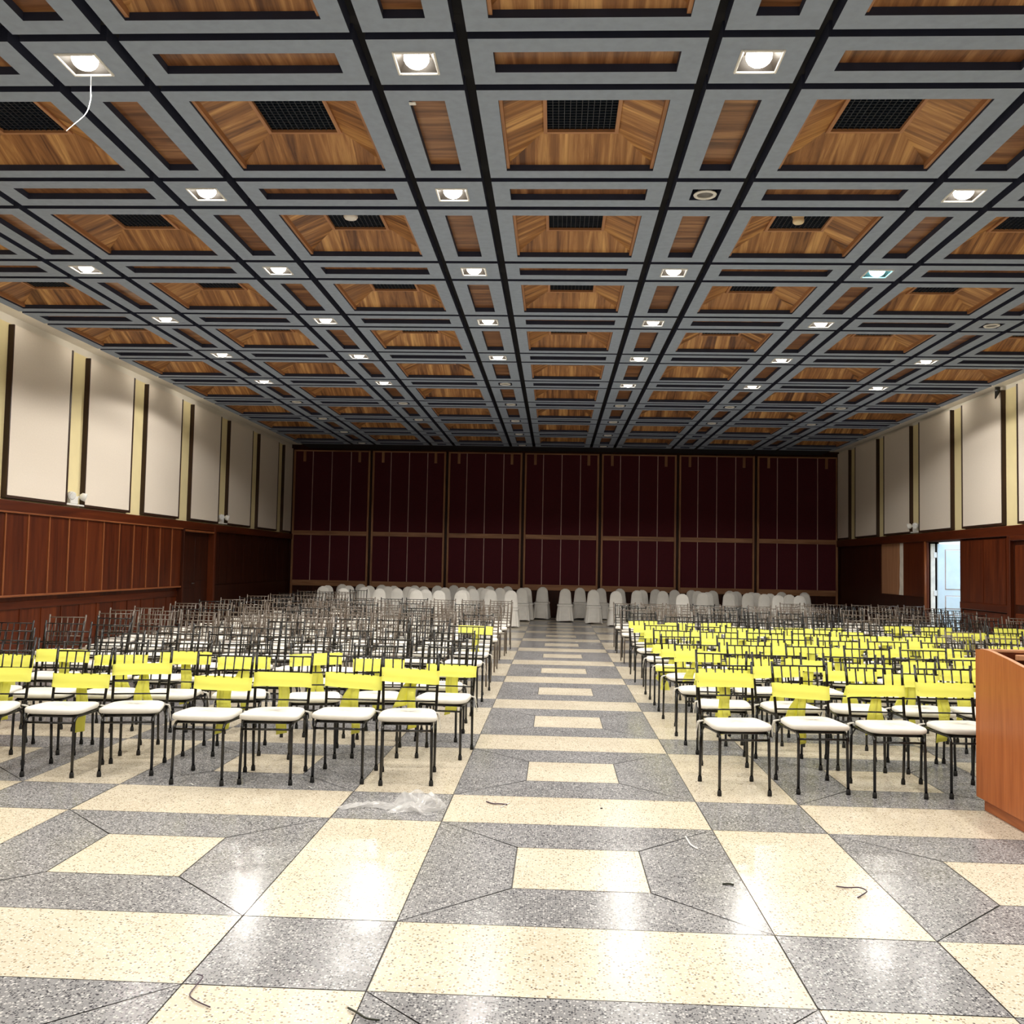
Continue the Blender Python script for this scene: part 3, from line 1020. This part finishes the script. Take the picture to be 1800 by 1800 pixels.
# measured front feet of the two nearest rows, from the aisle outwards
LEFT = {1: [((-1.34, 6.69), (-0.995, 6.73), 2, .03), ((-1.83, 6.72), (-1.48, 6.72), 2, .08), ((-2.30, 6.60), (-1.97, 6.62), 0, .065), ((-2.76, 6.54), (-2.42, 6.54), 3, .085), ((-3.35, 6.70), (-3.01, 6.78), 1, .02), ((-3.87, 6.63), (-3.52, 6.64), 4, .1), ((-4.36, 6.50), (-4.02, 6.56), 7, .06)],
        2: [((-1.23, 7.66), (-0.88, 7.63), 3, .075), ((-1.73, 7.58), (-1.39, 7.63), 0, .05), ((-2.21, 7.46), (-1.86, 7.54), 5, 0), ((-2.82, 7.49), (-2.48, 7.57), 6, .05), ((-3.40, 7.46), (-3.06, 7.47), 4, 0), ((-3.88, 7.38), (-3.54, 7.42), 1, .03), ((-4.36, 7.34), (-4.02, 7.38), 0, .01), ((-4.86, 7.36), (-4.52, 7.38), 3, .05)]}
RIGHT = {1: [((1.00, 6.69), (1.35, 6.73), 0, 0), ((1.56, 6.81), (1.92, 6.84), 2, .085), ((2.08, 6.77), (2.42, 6.78), 1, .05), ((2.61, 6.81), (2.96, 6.83), 4, .03)],
         2: [((1.03, 7.70), (1.38, 7.66), 4, .06), ((1.60, 7.60), (1.94, 7.64), 5, .02), ((2.08, 7.65), (2.43, 7.61), 1, .04), ((2.60, 7.59), (2.95, 7.58), 6, .07), ((3.10, 7.61), (3.44, 7.63), 3, .01)]}
for side, D in (('left', LEFT), ('right', RIGHT)):
    for r, L in D.items():
        for c, (fl, fr, s, dz) in enumerate(L):
            x, y, a = from_feet(fl, fr)
            chair(x, y, a, lab(r, c + 1, side, True), s, drop=dz)
LROWS = [8.42, 9.4, 10.46, 11.38, 12.12, 12.85, 13.68, 14.5, 15.4, 16.2, 17.1, 18.0, 18.9, 19.8, 20.7, 21.5]
RROWS = [8.57, 9.5, 10.46, 11.35, 12.55, 13.5, 14.4, 15.4, 16.37, 17.2, 18.05, 19.0, 19.9]
for side, rows, sg in (('left', LROWS, -1), ('right', RROWS, 1)):
    for ri, yf in enumerate(rows):
        r = ri + 3
        x = 1.18 + rnd.uniform(-.04, .04)
        c = 1
        lim = 6.15 if sg < 0 else 7.45
        while x < lim:
            skip = (sg < 0 and ri >= 12 and x < 4.75) or (sg > 0 and ri >= 11 and x < 4.8) or (sg > 0 and ri == 8 and 4.6 < x < 5.0)
            y = yf + 0.2225 + rnd.uniform(-.06, .06)
            xx = sg * x
            if not skip and vis(xx, y):
                if sg < 0:
                    sash = (ri == 3 and c == 1)
                else:
                    sash = ri <= 5 and rnd.random() < 0.93
                si = rnd.randrange(8) if sash else None
                c0, c = c, c + 1
                dz = rnd.choice((0, 0, .03, .05, .07, .09)) if sash else 0
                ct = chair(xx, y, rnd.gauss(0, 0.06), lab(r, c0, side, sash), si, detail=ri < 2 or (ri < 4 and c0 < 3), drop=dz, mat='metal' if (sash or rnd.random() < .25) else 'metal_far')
                if sg > 0 and ri == 2 and c0 == 1:
                    w = MB()     # a sash laid across the seat and hanging down its side
                    w.loops([[(-0.215 + 0.43 * i / 10, yy + 0.004 * math.sin(i), zz) for i in range(11)] for yy, zz in ((-0.10, 0.4835), (-0.19, 0.4815), (-0.2335, 0.466), (-0.238, 0.44), (-0.236, 0.432))], closed=False)
                    part('seat_drape', w, 'sash', ct)
                    w = MB()
                    w.loops([[(-0.2 + 0.1 * i / 6 + dx, 0.0 + .01 * math.sin(i * 1.7), zz) for i in range(7)] for zz, dx in ((0.418, 0), (0.38, 0.03), (0.33, 0.0), (0.29, 0.04), (0.2, 0.06))], closed=False)
                    part('hanging_bow', w, 'sash', ct)
            x += 0.505 + rnd.uniform(-.015, .045)
chair(-4.95, 23.2, 0.2, 'dark spindle-back chair standing taller among the white slipcovered chairs', None, False)

# ------------------------------------------------------------------ slipcovered chairs
def cover_meshes(seed):
    r = random.Random(seed)
    b = MB()
    L = []
    n = 28
    # back: a tapering hood with a rounded top
    for i in range(13):
        f = i / 12
        z = 0.46 + 0.445 * f
        w = 0.190 - 0.05 * f
        if f > 0.68:
            w *= math.sqrt(max(0.0, 1 - ((f - 0.68) / 0.335) ** 2.4)) 
        d = 0.045 - 0.008 * f
        if f > 0.85:
            d *= max(0.25, 1 - (f - 0.85) * 4)
        yo = 0.175 + 0.06 * f
        L.append([(w * math.copysign(abs(math.cos(2 * math.pi * j / n)) ** 0.6, math.cos(2 * math.pi * j / n)), yo + d * math.sin(2 * math.pi * j / n) + 0.004 * math.sin(6 * f + j * .9 + seed), z) for j in range(n)])
    b.loops(L, cap0=True, cap1=True)
    back = b.mesh('back_cover', ['cover'])
    s = MB()
    def sp(c, e):
        return math.copysign(abs(c) ** e, c)
    s.loops([[(0.222 * k * sp(math.cos(2 * math.pi * j / n), .4), -0.005 + 0.222 * k * sp(math.sin(2 * math.pi * j / n), .4), z) for j in range(n)] for k, z in ((0.99, 0.43), (1.0, 0.455), (0.97, 0.478), (0.8, 0.488), (0.3, 0.492))], cap1=True)
    seat = s.mesh('seat_cover', ['cover'])
    k = MB()
    n2 = 84
    LL = []
    ph = r.random() * 6
    for i in range(7):
        f = i / 6
        z = 0.452 - (0.452 - 0.03) * f
        lp = []
        for j in range(n2):
            a = 2 * math.pi * j / n2
            pl = (0.011 * f ** 0.7) * (math.sin(a * 14 + ph) + 0.6 * math.sin(a * 23 + 2 * ph)) 
            rad = 0.204 + 0.034 * f + pl
            zz = z + 0.012 * f * math.sin(a * 3 + ph)
            lp.append((rad * sp(math.cos(a), .45), -0.005 + rad * sp(math.sin(a), .45), zz))
        LL.append(lp)
    k.loops(LL)
    skirt = k.mesh('skirt', ['cover'])
    return back, seat, skirt
COV = [cover_meshes(i) for i in range(3)]
COVP = [(-6.09, 24.04), (-6.17, 24.88), (-6.14, 26.5), (-5.26, 22.6), (-5.65, 25.07), (-5.71, 27.06), (-4.99, 23.89), (-5.13, 25.32), (-4.43, 22.94), (-5.04, 26.71), (-4.61, 25.18), (-4.55, 25.79), (-4.1, 23.5), (-4.09, 25.23), (-3.74, 24.06), (-4.12, 26.69), (-3.75, 25.91), (-3.28, 23.0), (-3.44, 22.43), (-2.92, 22.44), (-3.49, 27.0), (-3.07, 25.16), (-3.15, 28.0), (-2.4, 22.6), (-2.68, 25.9), (-2.39, 23.3), (-2.59, 27.52), (-2.25, 24.44), (-2.16, 25.8), (-1.98, 24.98), (-2.07, 27.67), (-1.77, 23.9), (-1.64, 25.99), (-1.55, 27.98), (-1.25, 23.69), (-1.06, 26.37), (-0.97, 26.93), (-0.53, 27.49), (-0.51, 28.05), (0.14, 26.58), (0.6, 28.0), (0.91, 26.0), (1.21, 28.0), (1.47, 25.07), (1.77, 28.0), (2.14, 26.35), (2.31, 26.91), (2.79, 28.0), (2.82, 26.26), (3.34, 27.79), (3.03, 23.74), (3.86, 28.0), (3.88, 27.06), (3.78, 25.48), (4.43, 27.82), (4.01, 26.04), (4.53, 25.87), (4.95, 28.05), (4.86, 26.93), (5.05, 27.49), (5.05, 25.81), (5.38, 26.93), (5.4, 26.37), (5.37, 25.25), (5.65, 25.81), (6.45, 28.0), (5.56, 24.53), (6.01, 25.23), (6.08, 24.43), (6.74, 26.53), (7.12, 28.0)]
zones = {}
done = []
for x, y in COVP:
    q = 0 if y < 24.45 else 1 if y < 26.0 else 2 if y < 27.3 else 3
    zones.setdefault((q, 'left' if x < -0.8 else 'right' if x > 0.8 else 'aisle'), []).append((x, y))
qn = ['front line', 'second line', 'third line', 'back line by the red wall']
idx = 0
for (q, side), L in sorted(zones.items()):
    L.sort(key=lambda p: abs(p[0]))
    for i, (x, y) in enumerate(L):
        if side == 'aisle':
            l = f'white slipcovered chair at the far end of the aisle, {ORD[len(done) + 1]} from its middle'
            done.append(1)
        else:
            l = f'white slipcovered chair, {qn[q]}, {ORD[i + 1]} from the aisle on the {side}'
        t = thing('slipcovered_chair', l, 'chair', (x, y, 0), rnd.gauss(0, 0.05), 'white slipcovered chairs at the far end')
        m = COV[idx % 3]
        idx += 1
        link('back_cover', m[0], t)
        link('seat_cover', m[1], t)
        link('skirt', m[2], t)

# ------------------------------------------------------------------ lectern
def lectern():
    t = thing('lectern', 'orange-brown wooden lectern with sloping side beside the front chairs', 'lectern', (2.665, 6.55, 0))
    W_ = 0.75
    prof = [(0, 1.052), (-0.10, 1.062), (-0.2, 1.060), (-0.3, 1.048), (-0.45, 1.03), (-1.15, 0.925)]
    def side(x0, x1):
        b = MB()
        P = [(0, 0.085)] + prof + [(-1.15, 0.085)]
        for x, rev in ((x0, False), (x1, True)):
            q = [(x, a, z) for a, z in P]
            b.poly(q if not rev else q[::-1], 0)
        for i in range(len(P)):
            a, c = P[i], P[(i + 1) % len(P)]
            b.poly([(x0, *a), (x1, *a), (x1, *c), (x0, *c)], 1 if 1 <= i < len(P) - 2 else 0)
        return b
    part('side_panel', side(0.0, 0.03), ['lectern', 'lectern_edge'], t)
    part('side_panel', side(W_ - .03, W_), ['lectern', 'lectern_edge'], t)
    b = MB()
    b.bbox((0.03, -0.03, 0.085), (W_ - 0.03, 0, 1.05), 0.004, 0)
    part('front_panel', b, ['mahogany'], t)  # darker wood stands in for the shade inside the lectern
    e = MB()
    e.bbox((0.03, -0.034, 1.035), (W_ - .03, 0.002, 1.056), 0.004, 0, g=0)
    part('top_edge', e, ['lectern_edge'], t)
    s = MB()
    s.bbox((0.03, -0.95, 0.62), (W_ - 0.03, -0.03, 0.645), 0.003, 0, g=0)
    part('shelf', s, ['mahogany_dark'], t)
    k = MB()
    k.bbox((0.035, -1.12, 0.0), (W_ - 0.035, -0.035, 0.085), 0.006, 0, g=1)
    part('plinth', k, ['lectern'], t)
    h = MB()
    h.bbox((0.24, -0.06, 0.985), (0.34, -0.034, 1.025), 0.006, 0)
    part('bracket', h, ['lectern_edge'], t)
lectern()

# ------------------------------------------------------------------ small things
def emergency(x, y, z, sgn, label):
    t = thing('emergency_light', label, 'emergency light', (x, y, z), 0, 'emergency lights at the foot of the wall panels')
    b = MB()
    xs = sorted((0, sgn * 0.07))
    b.bbox((xs[0], -0.13, -0.08), (xs[1], 0.13, 0.05), 0.01, 0)
    part('case', b, 'white', t)
    for s in (-1, 1):
        l = MB()
        c = Vector((sgn * 0.105, s * 0.2, 0.05))
        dv = Vector((sgn * 0.8, s * 0.3, -0.25)).normalized()
        l.tube([c - dv * 0.05, c - dv * 0.02, c + dv * 0.05], [0.025, 0.06, 0.07], 14)
        l.tube([Vector((sgn * 0.03, s * 0.12, 0.03)), c - dv * 0.03], 0.014, 6)
        h = part('lamp_head', l, 'white', t)
        k = MB()
        k.tube([c + dv * 0.05, c + dv * 0.056], [0.062, 0.055], 14)
        part('lens', k, 'clear', h)
    sh = MB()
    sh.bbox((xs[0], -0.28, -0.115), (xs[1] + (0.03 if sgn > 0 else 0), 0.28, -0.085), 0.006)
    part('bracket', sh, 'white', t)
emergency(XL + 0.001, 15.46, 2.50, 1, 'twin-head emergency light on the left wall, between the nearer cream panels')
emergency(XL + 0.001, 22.50, 2.50, 1, 'twin-head emergency light high on the left wall, beyond the dark door')
emergency(XR - 0.001, 22.42, 2.58, -1, 'twin-head emergency light on the right wall above the boarded opening')

def detector():
    t = thing('smoke_detector', 'white disc smoke detector hanging under a coffer grille left of centre', 'smoke detector', (-2.31, 9.52, H + 0.175))
    b = MB()
    L = [(0.03, 0.0), (0.07, -0.004), (0.075, -0.03), (0.06, -0.05), (0.03, -0.056)]
    b.loops([[(r * math.cos(2 * math.pi * j / 20), r * math.sin(2 * math.pi * j / 20), z) for j in range(20)] for r, z in L], cap0=True, cap1=True)
    b.tube([(0, 0, 0.045), (0, 0, -0.01)], 0.03, 10)
    part('case', b, 'white', t)
    t = thing('ceiling_siren', 'cream bell-shaped siren hanging under a coffer grille right of centre', 'siren', (2.22, 9.48, H + 0.205))
    b = MB()
    L = [(0.03, 0.0), (0.075, -0.004), (0.08, -0.02), (0.07, -0.035), (0.066, -0.05), (0.055, -0.06), (0.053, -0.085)]
    b.loops([[(r * math.cos(2 * math.pi * j / 24), r * math.sin(2 * math.pi * j / 24), z) for j in range(24)] for r, z in L], cap0=True)
    part('body', b, 'cream_plastic', t)
    b = MB()
    L = [(0.053, -0.085), (0.056, -0.09), (0.056, -0.115), (0.045, -0.128), (0.015, -0.132)]
    b.loops([[(r * math.cos(2 * math.pi * j / 24), r * math.sin(2 * math.pi * j / 24), z) for j in range(24)] for r, z in L], cap1=True)
    part('cap', b, 'cream_plastic', t)
detector()

def wire(name, pts, r, mat, label, cat, n=6):
    b = MB()
    P = [Vector(p) for p in pts]
    Q = []
    for i in range(len(P) - 1):      # Catmull-Rom through the points
        p0, p1, p2, p3 = P[max(i - 1, 0)], P[i], P[i + 1], P[min(i + 2, len(P) - 1)]
        for k in range(6):
            t = k / 6
            Q.append(0.5 * ((2 * p1) + (p2 - p0) * t + (2 * p0 - 5 * p1 + 4 * p2 - p3) * t * t + (3 * p1 - p0 - 3 * p2 + p3) * t ** 3))
    Q.append(P[-1])
    b.tube(Q, r, n)
    return tag(part(name, b, mat), label, cat)
wire('loose_wire', [(-3.47, 6.38, 4.935), (-3.47, 6.385, 4.85), (-3.47, 6.39, 4.76), (-3.50, 6.39, 4.66), (-3.58, 6.38, 4.575), (-3.63, 6.38, 4.53)], 0.003, 'white', 'thin white wire dangling from the lit downlight at upper left', 'wire')
tb = MB()
tb.bbox((-1.285, 6.785, H - 0.012), (-1.235, 6.825, H - 0.002), 0.003)
tag(part('paper_tag', tb, 'white'), 'small white tag stuck to the ceiling by a wood strip', 'tag')
bk = MB()
bk.tube([(XR - 0.13, 18.1, 5.05), (XR - 0.13, 18.1, 4.97), (XR - 0.15, 18.15, 4.84)], [0.05, 0.05, 0.012], 8)
tag(part('wall_speaker', bk, 'metal'), 'small black horn fixed at the top of the right wall', 'speaker')

def bag():
    r = random.Random(3)
    b = MB()
    def patch(cx, cy, lx, ly, h, ang, nx=18, ny=12):
        k = len(b.v)
        ca, sa = math.cos(ang), math.sin(ang)
        ph = [r.random() * 6 for _ in range(6)]
        for i in range(nx + 1):
            for j in range(ny + 1):
                u, v = i / nx * 2 - 1, j / ny * 2 - 1
                e = max(0, 1 - (u * u * 0.9 + v * v * 0.9))
                z = 0.004 + h * (e ** 0.6) * (0.55 + 0.45 * math.sin(5 * u + ph[0]) * math.cos(6 * v + ph[1])) + 0.018 * e * abs(math.sin(11 * u + 7 * v + ph[2])) + r.uniform(0, 0.006) * e
                x, y = u * lx + 0.03 * math.sin(5 * v + ph[3]), v * ly + 0.03 * math.sin(4 * u + ph[4])
                b.v.append((cx + x * ca - y * sa, cy + x * sa + y * ca, z))
        for i in range(nx):
            for j in range(ny):
                a = k + i * (ny + 1) + j
                b.face([a, a + ny + 1, a + ny + 2, a + 1], 0, False)
    patch(-0.99, 6.15, 0.145, 0.15, 0.10, 0.3)
    patch(-1.26, 6.09, 0.24, 0.035, 0.02, 0.15)
    patch(-1.0, 6.02, 0.14, 0.05, 0.05, -0.1)
    tag(part('plastic_bag', b, 'film'), 'crumpled clear plastic bag on grey floor before the left chairs', 'plastic bag')
bag()
Z0 = 0.006
wire('ribbon_scrap', [(-0.575, 6.32, Z0), (-0.53, 6.27, Z0), (-0.48, 6.25, Z0 + .004), (-0.435, 6.255, Z0)], 0.0045, 'purple', 'short dark curl of ribbon on the cream floor band in the aisle', 'scrap')
wire('drinking_straw', [(-0.475, 6.18, 0.004), (-0.45, 6.24, 0.004), (-0.42, 6.31, 0.004)], 0.003, 'white', 'thin white stick beside the dark curl in the aisle', 'stick')
wire('paper_scrap', [(0.629, 5.65, 0.005), (0.632, 5.56, 0.005), (0.638, 5.48, 0.006), (0.665, 5.41, 0.005)], 0.005, 'white', 'thin white paper curl on the grey floor square in front', 'scrap')
wire('ribbon_scrap', [(1.259, 4.859, Z0), (1.31, 4.845, Z0), (1.36, 4.82, Z0 + .01), (1.378, 4.77, Z0 + .01), (1.34, 4.735, Z0), (1.315, 4.705, Z0)], 0.0035, 'purple', 'hooked purple ribbon on the cream floor band at right', 'scrap')
wire('leaf_scrap', [(0.70, 4.84, 0.004), (0.73, 4.842, 0.006), (0.755, 4.835, 0.004)], 0.005, 'green_dark', 'tiny black scrap near the edge of the grey square', 'scrap')
wire('dried_stem', [(-1.455, 3.58, 0.012), (-1.425, 3.555, 0.015), (-1.43, 3.5, 0.006), (-1.425, 3.43, 0.005), (-1.385, 3.385, 0.006), (-1.32, 3.345, 0.005)], 0.0024, 'purple', 'thin bent stem lying at lower left of the floor', 'stem')
wire('plant_stem', [(-0.845, 3.38, 0.006), (-0.80, 3.335, 0.01), (-0.765, 3.305, 0.008), (-0.72, 3.30, 0.006)], 0.004, 'green_dark', 'dark green stem at the bottom edge of the floor', 'stem')
for (x, y, l) in ((-2.62, 6.545, 'tiny white paper bit on the floor under the fourth left front chair'), (-1.80, 6.56, 'tiny white paper bit on the floor before the second left front chair')):
    b = MB()
    b.loops([[(x - 0.03 + 0.02 * i, y + 0.006 * math.sin(i * 2) + d, 0.002 + 0.006 * (i % 2)) for i in range(4)] for d in (-0.008, 0.008)], closed=False)
    tag(part('paper_bit', b, 'white'), l, 'scrap')
b = MB()
b.bbox((0.165, 6.24, 0.0), (0.18, 6.255, 0.006), 0.002)
tag(part('black_speck', b, 'rubber'), 'tiny black speck on the cream floor band across the aisle', 'scrap')
